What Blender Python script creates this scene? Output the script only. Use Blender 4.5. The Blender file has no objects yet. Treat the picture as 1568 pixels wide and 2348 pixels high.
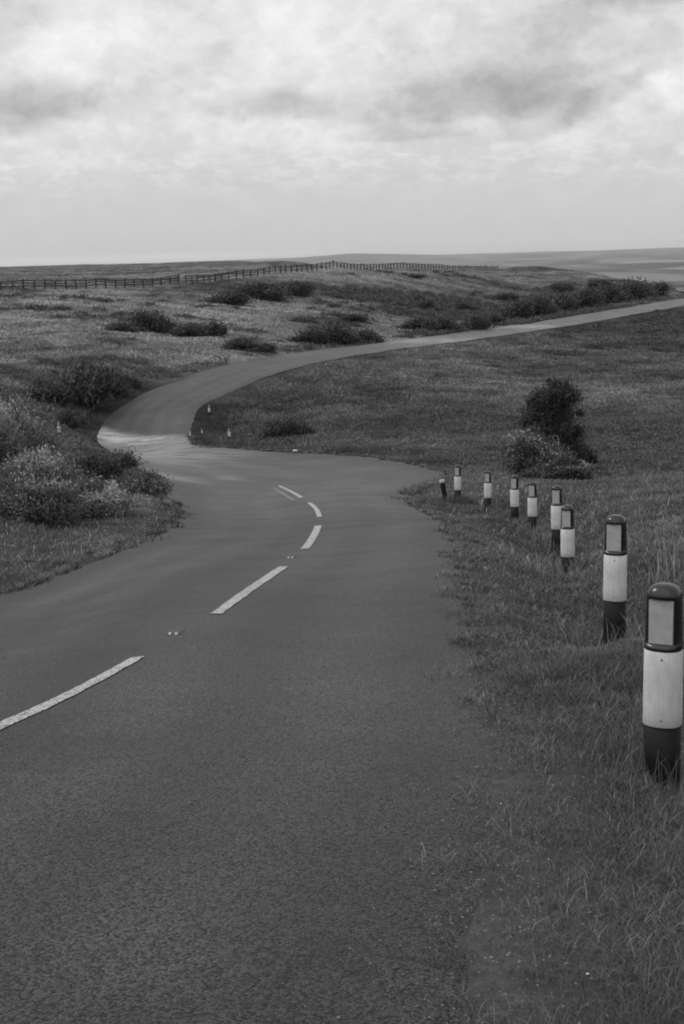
import bpy, bmesh, math, random
import numpy as np
from mathutils import Vector, Matrix
R = math.radians
random.seed(4)
rng = np.random.default_rng(11)
sc = bpy.context.scene
COL = sc.collection

# ------------------------------------------------------------------ camera
FPX, CX, CY = 3260.0, 784.0, 1173.5
PITCH, ROLL, EYE = R(10.15), R(1.6), 1.56
fw = np.array([0, math.cos(PITCH), -math.sin(PITCH)])
up0 = np.array([0, math.sin(PITCH), math.cos(PITCH)])
rt0 = np.array([1.0, 0, 0])
rt = math.cos(ROLL) * rt0 - math.sin(ROLL) * up0
up = math.cos(ROLL) * up0 + math.sin(ROLL) * rt0
cam_d = bpy.data.cameras.new('camera')
cam = bpy.data.objects.new('camera', cam_d)
COL.objects.link(cam)
cam.matrix_world = Matrix(((rt[0], up[0], -fw[0], 0), (rt[1], up[1], -fw[1], 0), (rt[2], up[2], -fw[2], EYE), (0, 0, 0, 1)))
cam_d.sensor_fit = 'VERTICAL'; cam_d.sensor_height = 36; cam_d.lens = 50
cam_d.clip_start = 0.05; cam_d.clip_end = 80000
sc.camera = cam

# ------------------------------------------------------------------ light
SUN_AZ, SUN_EL = R(-78), R(46)          # azimuth from +Y towards +X
sun_d = bpy.data.lights.new('sun', 'SUN'); sun_d.energy = 1.25; sun_d.angle = R(14); sun_d.color = (1, 1, 1)
sun = bpy.data.objects.new('sun', sun_d); COL.objects.link(sun)
sdir = Vector((math.sin(SUN_AZ) * math.cos(SUN_EL), math.cos(SUN_AZ) * math.cos(SUN_EL), math.sin(SUN_EL)))
sun.rotation_euler = sdir.to_track_quat('Z', 'Y').to_euler()
sun.location = (-40, 30, 60)
sc.view_settings.view_transform = 'Standard'; sc.view_settings.look = 'None'
sc.view_settings.exposure = 0.0; sc.view_settings.gamma = 1.0
sc.cycles.filter_width = 1.9
sc.cycles.max_bounces = 6; sc.cycles.diffuse_bounces = 3; sc.cycles.transparent_max_bounces = 8
sc.cycles.volume_bounces = 0

class NT:
    """small node-tree helper"""
    def __init__(s, tree):
        s.t = tree; s.n = tree.nodes; s.l = tree.links
    def new(s, typ, **kw):
        n = s.n.new(typ)
        for k, v in kw.items(): setattr(n, k, v)
        return n
    def put(s, sock, v):
        if isinstance(v, bpy.types.NodeSocket): s.l.new(v, sock)
        elif v is not None: sock.default_value = v
    def math(s, op, a, b=None, c=None, clamp=False):
        n = s.new('ShaderNodeMath', operation=op); n.use_clamp = clamp
        s.put(n.inputs[0], a); s.put(n.inputs[1], b)
        if c is not None: s.put(n.inputs[2], c)
        return n.outputs[0]
    def mapr(s, v, a, b, c, d, smooth=False):
        n = s.new('ShaderNodeMapRange'); n.clamp = True
        if smooth: n.interpolation_type = 'SMOOTHSTEP'
        s.put(n.inputs[0], v)
        for i, x in enumerate((a, b, c, d)): s.put(n.inputs[i + 1], x)
        return n.outputs[0]
    def mix(s, f, a, b):
        n = s.new('ShaderNodeMix', data_type='FLOAT')
        s.put(n.inputs[0], f); s.put(n.inputs[2], a); s.put(n.inputs[3], b)
        return n.outputs[0]
    def noise(s, vec, scale, detail=4, rough=.55, dist=0.0):
        n = s.new('ShaderNodeTexNoise')
        s.put(n.inputs['Vector'], vec)
        n.inputs['Scale'].default_value = scale; n.inputs['Detail'].default_value = detail
        n.inputs['Roughness'].default_value = rough; n.inputs['Distortion'].default_value = dist
        return n.outputs['Fac']
    def xyz(s, x, y, z=0.0):
        n = s.new('ShaderNodeCombineXYZ')
        for i, v in enumerate((x, y, z)): s.put(n.inputs[i], v)
        return n.outputs[0]

def pix_sky(px, py):
    hz = 590 - (px - 784) * math.tan(ROLL)
    return math.degrees((px - 784) / FPX), math.degrees((hz - py) / FPX)

world = bpy.data.worlds.new('World'); sc.world = world; world.use_nodes = True
W = NT(world.node_tree); W.n.clear()
tc = W.new('ShaderNodeTexCoord')
sep = W.new('ShaderNodeSeparateXYZ'); W.l.new(tc.outputs['Generated'], sep.inputs[0])
az = W.math('MULTIPLY', W.math('ARCTAN2', sep.outputs[0], sep.outputs[1]), 57.2958)
el = W.math('MULTIPLY', W.math('ARCSINE', sep.outputs[2]), 57.2958)
def wn(ox, kx, ky, scale, det=6, rough=.58, dist=0.0, a_=None, e_=None):
    return W.noise(W.xyz(W.math('ADD', W.math('MULTIPLY', a_ or az, kx), ox), W.math('MULTIPLY', e_ or el, ky), ox * .37), scale, det, rough, dist)
def off(n, amp): return W.math('MULTIPLY', W.math('SUBTRACT', n, .5), amp)
# large banks keep their shape, their rims are eaten into by billows
azs = W.math('ADD', az, W.math('ADD', off(wn(91, 1, 1.6, .45, 3, .5), 2.2), off(wn(13, 1, 1.4, 1.5, 5, .6), .7)))
els = W.math('ADD', el, W.math('ADD', off(wn(47, 1, 1.6, .45, 3, .5), .8), off(wn(29, 1, 1.4, 1.5, 5, .6), .35)))
upper = W.mapr(el, 2.4, 4.8, 0.0, 1.0, True)
val = W.mix(W.mapr(el, 0.0, 5.0, 0, 1), .57, .685)
soft_ = wn(3, 1, 1.5, .17, 3, .5)
val = W.math('ADD', val, W.math('MULTIPLY', off(soft_, .22), upper))
def billow(ox, scale, amp, thr0, thr1):
    """heaped cloud: rounded cells with a lit rim, shaded inside"""
    global val
    n = wn(ox, 1, 1.35, scale, 6, .55, .25)
    lit = W.mapr(n, thr0, thr1, 0, 1, True)
    body = W.mapr(n, thr1, thr1 + .2, 0, 1, True)
    v = W.math('SUBTRACT', W.math('MULTIPLY', lit, amp), W.math('MULTIPLY', body, amp * 1.15))
    val = W.math('ADD', val, W.math('MULTIPLY', v, upper))
billow(11, .3, .085, .42, .56); billow(63, .8, .045, .44, .58); billow(37, 1.7, .025, .44, .6)
val = W.math('ADD', val, W.math('MULTIPLY', off(wn(17, 1, 1.5, .8, 6, .6), .14), W.mapr(el, .6, 3.2, .22, 1.0, True)))
def blob(px, py, rx, ry, amt, rot=0.0, soft=.35, flat=1.0):
    """one cloud bank at a compass bearing and height above the horizon; flat < 1 gives it a crisper base"""
    global val
    a0, e0 = pix_sky(px, py)
    ra, re = math.degrees(rx / FPX), math.degrees(ry / FPX)
    dx = W.math('SUBTRACT', azs, a0); dy = W.math('SUBTRACT', els, e0)
    c, s_ = math.cos(R(rot)), math.sin(R(rot))
    u = W.math('ADD', W.math('MULTIPLY', dx, c / ra), W.math('MULTIPLY', dy, s_ / ra))
    v = W.math('ADD', W.math('MULTIPLY', dx, -s_ / re), W.math('MULTIPLY', dy, c / re))
    if flat != 1.0: v = W.math('MULTIPLY', v, W.mapr(v, -.05, .05, 1 / flat, 1.0))
    r = W.math('SQRT', W.math('ADD', W.math('MULTIPLY', u, u), W.math('MULTIPLY', v, v)))
    val = W.math('ADD', val, W.mapr(r, soft, 1.15, amt, 0.0, True))
blob(1090, 255, 340, 88, -.25, 3, .3, .55); blob(1260, 300, 190, 66, -.15, 10, .3, .5); blob(1400, 240, 170, 32, -.14, 22)
blob(1250, 140, 260, 120, -.13, 0, .2); blob(940, 322, 180, 20, -.11)
blob(60, 290, 290, 88, -.24, 5, .3, .5); blob(680, 268, 180, 52, -.17, 0, .3, .5); blob(30, 60, 210, 100, -.15, 0, .2)
blob(1540, 0, 330, 80, -.34); blob(730, 110, 170, 130, .12, 0, .1); blob(300, 130, 230, 80, .10, 0, .1); blob(1550, 232, 70, 62, .15); blob(230, 200, 120, 30, .09, -12, .1)
# low band of small puffs
puff = W.noise(W.xyz(az, W.math('MULTIPLY', el, 2.6), 31.0), 1.15, 7, .66, .6)
band = W.math('MULTIPLY', W.mapr(el, 2.2, 3.2, 0, 1, True), W.mapr(el, 3.7, 4.6, 1, 0, True))
val = W.math('ADD', val, W.math('MULTIPLY', band, W.mapr(puff, .46, .68, -.02, .09)))
# bright overcast overhead, a thin pale strip on the left skyline
val = W.math('ADD', val, W.mapr(el, 12, 60, 0.0, .12, True))
# unseen glow added at the back left brightens the posts and dashes
val = W.math('ADD', val, W.math('MULTIPLY', W.mapr(W.math('ABSOLUTE', W.math('SUBTRACT', az, 42.0)), 95, 175, 0, .6, True), W.mapr(el, 4, 20, .3, 1, True)))
strip = W.math('MULTIPLY', W.mapr(el, .1, .5, .10, 0, True), W.mapr(az, -6, 2, 1, 0, True))
val = W.math('MAXIMUM', W.math('ADD', val, strip), .3)
sky = W.new('ShaderNodeTexSky', sky_type='NISHITA'); sky.sun_disc = False
sky.sun_elevation = SUN_EL; sky.sun_rotation = SUN_AZ
bw = W.new('ShaderNodeRGBToBW'); W.l.new(sky.outputs[0], bw.inputs[0])
skyv = W.math('ADD', W.math('MULTIPLY', val, 9.6), W.math('MULTIPLY', W.math('MINIMUM', bw.outputs[0], 6.0), .05))
bg = W.new('ShaderNodeBackground'); W.put(bg.inputs[0], skyv); bg.inputs[1].default_value = .1
out = W.new('ShaderNodeOutputWorld'); W.l.new(bg.outputs[0], out.inputs[0])

# ------------------------------------------------------------------ numeric helpers
def _hash(ix, iy, seed):
    h = (ix.astype(np.int64) * 374761393 + iy.astype(np.int64) * 668265263 + seed * 982451653) & 0x7fffffff
    h = ((h ^ (h >> 13)) * 1274126177) & 0x7fffffff
    return ((h ^ (h >> 16)) & 0xffff) / 65535.0
def vnoise(x, y, seed=0):
    x0 = np.floor(x); y0 = np.floor(y); fx = x - x0; fy = y - y0
    fx = fx * fx * (3 - 2 * fx); fy = fy * fy * (3 - 2 * fy)
    a = _hash(x0, y0, seed); b = _hash(x0 + 1, y0, seed); c = _hash(x0, y0 + 1, seed); d = _hash(x0 + 1, y0 + 1, seed)
    return (a * (1 - fx) + b * fx) * (1 - fy) + (c * (1 - fx) + d * fx) * fy
def fbm(x, y, seed=0, oct=4):
    s = 0; a = .5; t = 0
    for i in range(oct):
        s = s + a * vnoise(x, y, seed + i * 17); t += a; a *= .55; x = x * 2.03 + 5.3; y = y * 2.03 + 1.7
    return s / t
def sst(a, b, x):
    t = np.clip((x - a) / (b - a), 0, 1); return t * t * (3 - 2 * t)
def ray(px, py):
    d = fw + (px - CX) / FPX * rt - (py - CY) / FPX * up
    return d / d[1]
def at(px, py, Y):
    return ray(px, py) * Y + np.array([0, 0, EYE])

# ------------------------------------------------------------------ terrain height
def zbase(y):
    y = np.asarray(y, float)
    f = np.where(y < 50, -.124 * y, -6.2 - 2.5 * (1 - np.exp(-np.maximum(y - 50, 0) / 20.2)))
    return np.where(y < -40, 4.96, f)
CTRL = []
for Y in (2, 3.5, 6, 10, 16, 24, 33, 42):
    for a in (-.55, -.35, -.12, 0, .12, .2, .35, .55):
        if Y > 14 and a < -.14: continue
        CTRL.append((a * Y, Y, float(zbase(Y))))
def cp(px, py, Y, dz=0.0):
    p = at(px, py, Y); CTRL.append((p[0], p[1], p[2] + dz))
for c in [(232,992,86.5),(226,1010,84),(380,1010,82.5),(330,1010,84),(430,1010,80),(560,1031,76),(784,1045,71),(930,1058,65),(1010,1075,60),(1200,1092,50),(1380,1100,44),(1568,1105,40),
          (1568,1000,72),(1568,900,95),(1568,800,140),(1568,750,165),(1400,1000,73),(1400,880,103),
          (1250,850,118),(1250,950,88),(1000,900,98),(1000,1000,78),(784,930,92),
          (600,960,90),(460,945,92),
          
          (100,965,82),(0,880,92),(200,905,96),(0,790,116),(250,845,105),(0,710,146),(300,745,136),(420,858,107),
          (0,657,176),(200,659,186),(410,654,195),(410,700,162),(500,645,204),(600,635,212),(600,700,172),(600,785,130),(745,619,235),(760,660,200),
          (784,720,168),(784,782,140),(900,617,280),(1000,618,305),(1000,680,215),(1000,757,157),(1140,621,349),(1210,622,380),(1200,680,245),(1200,738,180),
          (1400,640,330),(1400,690,230),(1530,662,285),(1568,679,226),
          (0,642,230),(400,640,235),(200,628,330),(0,618,480),(300,612,480),(430,608,480),(560,606,480),(0,612.5,700),(200,607,700),(0,613,600),(200,609,600),(350,606,600),(450,603,600),(520,602.5,600),(580,603,590),(430,602,700),(580,602,680),(660,605,600),(720,608,520),(-200,616,700)]:
    cp(*c)
# beyond the bend the lane keeps an even width either side of its centre line; its two edges also fix the land there
FC = np.array([at(*c)[:2] for c in [(340,950,91),(420,897,99),(600,847,110),(730,820,120),(860,798,131),(1000,780,143),(1250,746,167),(1400,721,184),(1568,692,204)]])
_yy = np.linspace(97, 214, 15); FC = np.c_[np.polyval(np.polyfit(FC[:, 1], FC[:, 0], 4), _yy), _yy]
_t = np.gradient(FC, axis=0); _t /= np.hypot(*_t.T)[:, None]; _nn = np.c_[-_t[:, 1], _t[:, 0]]
def _edge(E):
    E = np.array(E, float); xs = np.arange(E[0, 0], E[-1, 0] + 1, 4.0); ys = np.interp(xs, E[:, 0], E[:, 1])
    for _ in range(120): ys[1:-1] = .25 * ys[:-2] + .5 * ys[1:-1] + .25 * ys[2:]
    return lambda px: float(np.interp(px, xs, ys))
EDL = _edge([(228,985),(252,952),(292,920),(345,893),(400,871),(500,842),(600,821),(730,803),(860,789),(1000,771),(1130,753),(1250,735),(1400,711),(1568,684),(1700,662)])
EDR = _edge([(428,1000),(440,965),(462,930),(505,905),(560,881),(630,857),(700,837),(780,820),(860,807),(1000,790),(1130,773),(1250,756),(1400,732),(1568,701),(1700,677)])
def _lift(p, ed):
    px = 784 + p[0] / p[1] * FPX
    for _ in range(6):
        py = ed(px); px += (p[0] / p[1] - ray(px, py)[0]) * FPX
    return at(px, ed(px), p[1])
FARL = np.array([_lift(p, EDL) for p in FC + _nn * 2.65]); FARR = np.array([_lift(p, EDR) for p in FC - _nn * 2.65])
for p in list(FARL) + list(FARR): CTRL.append(tuple(p))
for p, q in zip(FARL, FARR): CTRL.append(tuple((p + q) / 2))
for p, q in zip(FARL[2::3], FARR[2::3]): CTRL.append(tuple(q + (q - p) / np.hypot(*(q - p)[:2]) * 5 - np.array([0, 0, .35])))
FEND = FC[-1] + (FC[-1] - FC[-2]) / np.hypot(*(FC[-1] - FC[-2])) * 20
FARL = np.r_[FARL, [[*(FEND + _nn[-1] * 2.65), 0]]]; FARR = np.r_[FARR, [[*(FEND - _nn[-1] * 2.65), 0]]]
print('far lane edges z', np.round(FARL[:, 2], 2), np.round(FARR[:, 2], 2))
# the verge under the marker posts
for px, py, Y, vis in [(1522,1335,6.25,.96),(1410,1180,10.6,1.08),(1302,1157,17.6,.88),(1277,1112,20.9,1.06),(1220,1103,26.2,1.04),(1179.5,1088,28.8,1.06),(1117.5,1078,33.6,1.02),(1049,1065,36.4,.98)]:
    cp(px, py, Y, -vis)
# bank carrying the scrub left of the near road
for c in [(-20,1330,19),(-20,1250,22,.15),(60,1190,26,.2),(200,1195,25),(350,1130,30),(-60,1110,30,.3),(60,1080,36,.2),(200,1090,36),(-150,1080,28,.3),(100,1020,52,.2),(260,1040,60,0)]:
    cp(*c)
# land falling away behind the ridge
for (px, Y, z) in [(-200,1000,-9),(100,1000,-9),(430,1000,-12),(600,1000,-14),(720,1000,-24),(760,430,-6),(784,360,-8),(900,430,-15),(1000,480,-20),(1140,520,-24),(1200,560,-27),(1400,480,-22),(1568,420,-18),(1568,300,-12.5),(1700,320,-15),
                   (700,900,-34),(900,900,-40),(1200,900,-44),(1568,900,-46)]:
    p = ray(px, 600) * Y; CTRL.append((p[0], Y, z))
CP = np.array(CTRL)
KA = 5.0
def tcoords(x, y):
    d = np.hypot(x, y); th = np.arctan2(x, y)
    return np.clip(th, -.5, .5) * KA, np.log(np.clip(d, 1.8, 1000)), d, th
def _tps(r2): return np.where(r2 > 1e-12, .5 * r2 * np.log(np.maximum(r2, 1e-12)), 0.0)
_ca, _cs, _cd, _ct = tcoords(CP[:, 0], CP[:, 1])
_res = (CP[:, 2] - zbase(CP[:, 1])) / _cd
n = len(CP)
_K = _tps((_ca[:, None] - _ca[None]) ** 2 + (_cs[:, None] - _cs[None]) ** 2) + np.eye(n) * 1e-3
_P = np.c_[np.ones(n), _ca, _cs]
_A = np.block([[_K, _P], [_P.T, np.zeros((3, 3))]])
_sol = np.linalg.solve(_A, np.r_[_res, np.zeros(3)])
def farland(x, y):
    d = np.hypot(x, y)
    z = -62 + 46 * (fbm(x / 1500, y / 1500, 71) - .5) * sst(1500, 5000, d) + 62 * sst(9000, 14500, d)
    return z + 18 * sst(8000, 13000, d) * np.exp(-((np.arctan2(x, y) - .015) / .03) ** 2) * 1.5
def terrain0(x, y):
    x = np.asarray(x, float); y = np.asarray(y, float); sh = x.shape; x = x.ravel(); y = y.ravel()
    out = np.empty(len(x))
    for i in range(0, len(x), 20000):
        xs, ys = x[i:i + 20000], y[i:i + 20000]
        a, s, d, th = tcoords(xs, ys)
        k = _tps((a[:, None] - _ca[None]) ** 2 + (s[:, None] - _cs[None]) ** 2)
        v = k @ _sol[:n] + _sol[n] + _sol[n + 1] * a + _sol[n + 2] * s
        v = v * np.minimum(d, 1000) * (1 - sst(.6, 1.5, np.abs(th)))
        z = zbase(ys) + v
        w = sst(950, 2300, d)
        out[i:i + 20000] = z * (1 - w) + farland(xs, ys) * w
    return out.reshape(sh)
def hit(px, py, lo=2.0, hi=420.0):
    """first point of the terrain along a photo ray"""
    r = ray(px, py); Y = np.exp(np.linspace(math.log(lo), math.log(hi), 900))
    z = terrain0(r[0] * Y, Y); f = EYE + r[2] * Y - z
    k = np.argmax(f < 0)
    if f[k] >= 0: k = len(Y) - 1
    t = f[k - 1] / (f[k - 1] - f[k]) if k > 0 and f[k - 1] > f[k] else 0
    Yh = Y[max(k - 1, 0)] * (1 - t) + Y[k] * t
    return np.array([r[0] * Yh, Yh])

# ------------------------------------------------------------------ road outline (world XY)
LP = [hit(*p) for p in [(0,1360),(200,1292),(312,1245),(392,1190),(396,1160),(380,1128),(345,1097),(295,1060),(245,1030),(222,1010),(228,985),(252,952)]]
RP = [hit(*p) for p in [(1116,2340),(1128,2150),(1143,2017),(1150,1861),(1142,1700),(1132,1560),(1112,1460),(1083,1356),(1054,1239),(1000,1185),(935,1140),(1008,1078),(784,1043),(560,1031),(468,1026),(441,1008),(442,968),(462,930)]]
LP = [np.array([-12.4, -30]), np.array([-8.0, -8]), np.array([-6.2, 0]), np.array([-4.6, 7.0])] + LP
RP = [np.array([-6.6, -30]), np.array([-2.2, -8]), np.array([-.5, 0])] + RP
LP += list(FARL[:, :2]); RP += list(FARR[:, :2])
# matching stations on the two edges
PAIR = [(0,0),(1,1),(2,2),(3,7),(4,9.6),(5,10.4),(6,11.0),(7,11.5),(8,12.3),(9,13.3),(10,14.6),(11,15.4),(12,16.5),(13,17.3),(14,18.0),(15,19.3)]
def dens(P, step):
    P = np.array(P); idx = []; pts = []
    for i in range(len(P) - 1):
        m = max(2, int(np.hypot(*(P[i + 1] - P[i])) / step))
        for k in range(m):
            pts.append(P[i] + (P[i + 1] - P[i]) * k / m); idx.append(i + k / m)
    pts.append(P[-1]); idx.append(len(P) - 1)
    return np.array(pts), np.array(idx)
def smooth(P, it=2):
    P = P.copy()
    for _ in range(it): P[1:-1] = .25 * P[:-2] + .5 * P[1:-1] + .25 * P[2:]
    return P
def edge_curve(P):
    """Catmull-Rom through the edge points, parametrised by station"""
    P = np.array(P)
    def ev(t):
        i = np.clip(np.floor(t).astype(int), 0, len(P) - 2); u = (t - i)[:, None]
        p1, p2 = P[i], P[i + 1]; p0 = P[np.maximum(i - 1, 0)]; p3 = P[np.minimum(i + 2, len(P) - 1)]
        l = np.hypot(*(p2 - p1).T)[:, None]
        def tan(a, b, c):
            la = np.hypot(*(b - a).T)[:, None] + 1e-6; lb = np.hypot(*(c - b).T)[:, None] + 1e-6
            return ((b - a) / la * lb + (c - b) / lb * la) / (la + lb)
        m1 = np.where((i > 0)[:, None], tan(p0, p1, p2), (p2 - p1) / l) * l * .8
        m2 = np.where((i < len(P) - 2)[:, None], tan(p1, p2, p3), (p2 - p1) / l) * l * .8
        return (2*u**3-3*u**2+1)*p1 + (u**3-2*u**2+u)*m1 + (-2*u**3+3*u**2)*p2 + (u**3-u**2)*m2
    return ev
Lev, Rev = edge_curve(LP), edge_curve(RP)
nL, nR = len(LP), len(RP)
pl = [p[0] for p in PAIR] + list(range(16, nL)); pr = [p[1] for p in PAIR] + list(range(21, nR))
pr = [min(v, nR - 1) for v in pr]
tt = np.linspace(0, len(pl) - 1, 700)
tL = np.interp(tt, range(len(pl)), pl); tR = np.interp(tt, range(len(pr)), pr)
EL, ER = Lev(tL), Rev(tR)
def wob(P, seed, amp):
    q = np.cumsum(np.r_[0, np.hypot(*np.diff(P, axis=0).T)])
    t = np.gradient(P, axis=0); t /= (np.hypot(*t.T)[:, None] + 1e-9); nn = np.c_[-t[:, 1], t[:, 0]]
    return P + nn * ((fbm(q * 1.1, q * 0 + 3, seed) - .5) * amp)[:, None]
def sweep(P):
    """the far road runs in one even sweep"""
    Q = P.copy(); w = sst(86, 96, P[:, 1])[:, None]
    for _ in range(25):
        Q[1:-1] = Q[1:-1] + w[1:-1] * .5 * (.5 * (Q[:-2] + Q[2:]) - Q[1:-1])
    return Q
EL, ER = sweep(EL), sweep(ER)
EL = wob(EL, 5, .16); ER = wob(ER, 9, .16)
ROADPOLY = np.r_[EL, ER[::-1]]
def inpoly(x, y, P):
    x = np.asarray(x); y = np.asarray(y); c = np.zeros(x.shape, bool)
    x1, y1 = P[:, 0], P[:, 1]; x2, y2 = np.roll(x1, -1), np.roll(y1, -1)
    for a, b, c1, d in zip(x1, y1, x2, y2):
        if b == d: continue
        m = (b > y) != (d > y)
        if m.any(): c ^= m & (x < (c1 - a) * (y - b) / (d - b) + a)
    return c
def sdist(x, y):
    """signed distance to the tarmac, negative on it; capped at 9 m, exact only near it"""
    sh = x.shape; x = x.ravel(); y = y.ravel(); out = np.full(len(x), 9.0)
    def segd(j, q, ch):
        a = q[:-1]; ab = q[1:] - a; L2 = (ab ** 2).sum(1) + 1e-12; r = np.empty(len(j))
        for i in range(0, len(j), ch):
            k = j[i:i + ch]; px = x[k][:, None] - a[None, :, 0]; py = y[k][:, None] - a[None, :, 1]
            t = np.clip((px * ab[None, :, 0] + py * ab[None, :, 1]) / L2[None], 0, 1)
            r[i:i + ch] = np.sqrt(((px - t * ab[None, :, 0]) ** 2 + (py - t * ab[None, :, 1]) ** 2).min(1))
        return r
    q = np.r_[ROADPOLY, [ROADPOLY[0]]]
    idx = np.nonzero((y < 235) & (y > -34) & (x > -16) & (x < 90))[0]
    out[idx] = np.minimum(segd(idx, q[::12], 20000), 9)
    fine_ = idx[out[idx] < 1.5]
    for c in range(0, len(q) - 1, 50):       # exact distances, one stretch of edge at a time
        qs = q[c:c + 51]; lo = qs.min(0) - 1.6; hi = qs.max(0) + 1.6
        j = fine_[(x[fine_] > lo[0]) & (x[fine_] < hi[0]) & (y[fine_] > lo[1]) & (y[fine_] < hi[1])]
        if len(j):
            r = segd(j, qs, 20000)
            first = ~done_[j] if c else np.ones(len(j), bool)
            if c == 0: done_ = np.zeros(len(x), bool); first = np.ones(len(j), bool)
            out[j] = np.where(first, r, np.minimum(out[j], r)); done_[j] = True
        elif c == 0: done_ = np.zeros(len(x), bool)
    ins = np.zeros(len(x), bool); ins[idx] = inpoly(x[idx], y[idx], ROADPOLY)
    return np.where(ins, -out, out).reshape(sh)
def relief(x, y, sd):
    d = np.hypot(x, y)
    amp = .05 + .75 * sst(45, 120, d)
    k = sst(.1, 4.0 + 10 * sst(60, 110, d), sd) * (1 - sst(900, 1500, d))
    return k * amp * ((fbm(x / 5.5, y / 5.5, 31) - .5) * 1.2 + (fbm(x / 1.7, y / 1.7, 41, 3) - .5) * .5)
def ground_z(x, y, sd=None):
    if sd is None: sd = sdist(x, y)
    return terrain0(x, y) + relief(x, y, sd)

# ------------------------------------------------------------------ vegetation tone (what grows where)
TONE_PATCH = []
def tp(px, py, rx, ry, v):
    c = hit(px, py); u = hit(px, py - ry, hi=600); l = hit(px, py + ry)
    TONE_PATCH.append((c[0], .5 * (u[1] + l[1]), rx / FPX * c[1], max(1.5, .5 * abs(u[1] - l[1])), v))
for p in [(600,668,130,24,-.6),(340,738,60,24,-.4),(460,757,70,16,-.5),(770,768,110,24,-.5),(560,792,60,18,-.4),(180,885,130,45,-.6),(985,700,70,40,-.35),
          (1000,742,60,26,-.4),(1250,712,130,24,-.5),(1420,680,140,26,-.5),(820,730,60,15,-.3),(655,985,70,18,-.3),
          (300,700,260,30,.25),(850,650,200,18,.2),(100,690,120,26,.2),(500,730,60,12,.2),
          (950,955,220,30,-.3),(1450,985,170,45,-.6),(1420,1045,170,30,-.5),(1290,1075,80,25,-.5),(1500,740,130,30,-.25),(1480,770,170,40,-.3),(1100,880,200,22,.25),(800,985,220,18,-.3),(1050,925,160,16,-.25),(1480,905,130,22,.28),(1050,840,110,12,.1),(800,870,120,30,-.08),
          (1200,640,100,12,.12),(150,1290,260,60,.6),(330,1160,80,60,.4),(60,940,80,20,-.2),(900,690,90,40,-.28),(1110,705,110,30,-.3),(1260,672,110,16,-.35),(1000,715,160,45,-.3),(700,735,90,20,-.3),(1180,712,160,24,-.35),(640,655,140,14,-.3),(40,800,120,20,-.3),(420,800,120,16,-.25),(480,845,80,12,-.35)]:
    tp(*p)
def tone(x, y):
    d = np.hypot(x, y)
    a = fbm(x / 9, y / 9, 51, 4); b = fbm(x / 2.6, y / 2.6, 61, 3); c = fbm(x / 32, y / 32, 81, 3)
    k = sst(35, 90, d)
    b2 = fbm(x / 1.1 + 7, y / 2.0, 66, 3)
    b3 = fbm(x / .42, y / .42, 68, 3)
    t = (1 + (a - .5) * (1.0 + 1.0 * k) + (b - .5) * (1.1 + .5 * k) + (b3 - .5) * 1.1 * (1 - k) + (b2 - .5) * 1.0 * k + (c - .5) * 1.5 * k)
    for cx, cy, rx, ry, v in TONE_PATCH:
        w = np.exp(-((((x - cx) / rx) ** 2 + ((y - cy) / ry) ** 2)) * 1.1)
        t = t * np.maximum(.2, 1 + v * w * (.7 + 1.1 * b))
    return np.clip(t, .25, 2.1)
def albedo(x, y):
    """base reflectance of the sward: bleached moor grass on the far hill, greener and darker on the near slopes"""
    d = np.hypot(x, y)
    th = np.arctan2(x, y)
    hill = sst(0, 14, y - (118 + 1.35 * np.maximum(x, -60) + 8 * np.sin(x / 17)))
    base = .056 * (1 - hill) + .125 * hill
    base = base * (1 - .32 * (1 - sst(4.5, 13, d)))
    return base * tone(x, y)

# ------------------------------------------------------------------ mesh helpers
def np_mesh(name, V, F, mat, attrs=None, smooth_=False):
    """V (n,3); F (m,3|4)"""
    me = bpy.data.meshes.new(name)
    V = np.ascontiguousarray(V, np.float32); F = np.ascontiguousarray(F, np.int32)
    me.vertices.add(len(V)); me.vertices.foreach_set('co', V.ravel())
    k = F.shape[1]
    me.loops.add(F.size); me.loops.foreach_set('vertex_index', F.ravel())
    me.polygons.add(len(F)); me.polygons.foreach_set('loop_start', np.arange(0, F.size, k, dtype=np.int32))
    me.polygons.foreach_set('loop_total', np.full(len(F), k, np.int32))
    if smooth_: me.polygons.foreach_set('use_smooth', np.ones(len(F), bool))
    for nm, v in (attrs or {}).items():
        at_ = me.attributes.new(nm, 'FLOAT', 'POINT'); at_.data.foreach_set('value', np.ascontiguousarray(v, np.float32))
    me.update(calc_edges=True); me.validate()
    if mat: me.materials.append(mat)
    return me
def link(name, me, parent=None):
    o = bpy.data.objects.new(name, me); COL.objects.link(o)
    if parent: o.parent = parent
    return o
def tag(o, label=None, cat=None, group=None, kind=None):
    for k, v in (('label', label), ('category', cat), ('group', group), ('kind', kind)):
        if v: o[k] = v
    return o
def empty(name, loc, rz=0.0, scale=None):
    o = bpy.data.objects.new(name, None); COL.objects.link(o); o.empty_display_size = .2
    o.location = loc; o.rotation_euler = (0, 0, rz)
    if scale is not None: o.scale = scale
    return o
def copy_tree(o, parent=None):
    c = o.copy(); COL.objects.link(c); c.parent = parent
    for ch in o.children: copy_tree(ch, c)
    return c
def bm_obj(name, bm, mat, parent=None, smooth_=False):
    me = bpy.data.meshes.new(name)
    if smooth_:
        for f in bm.faces: f.smooth = True
    bm.normal_update(); bm.to_mesh(me); bm.free(); me.materials.append(mat)
    return link(name, me, parent)

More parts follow.
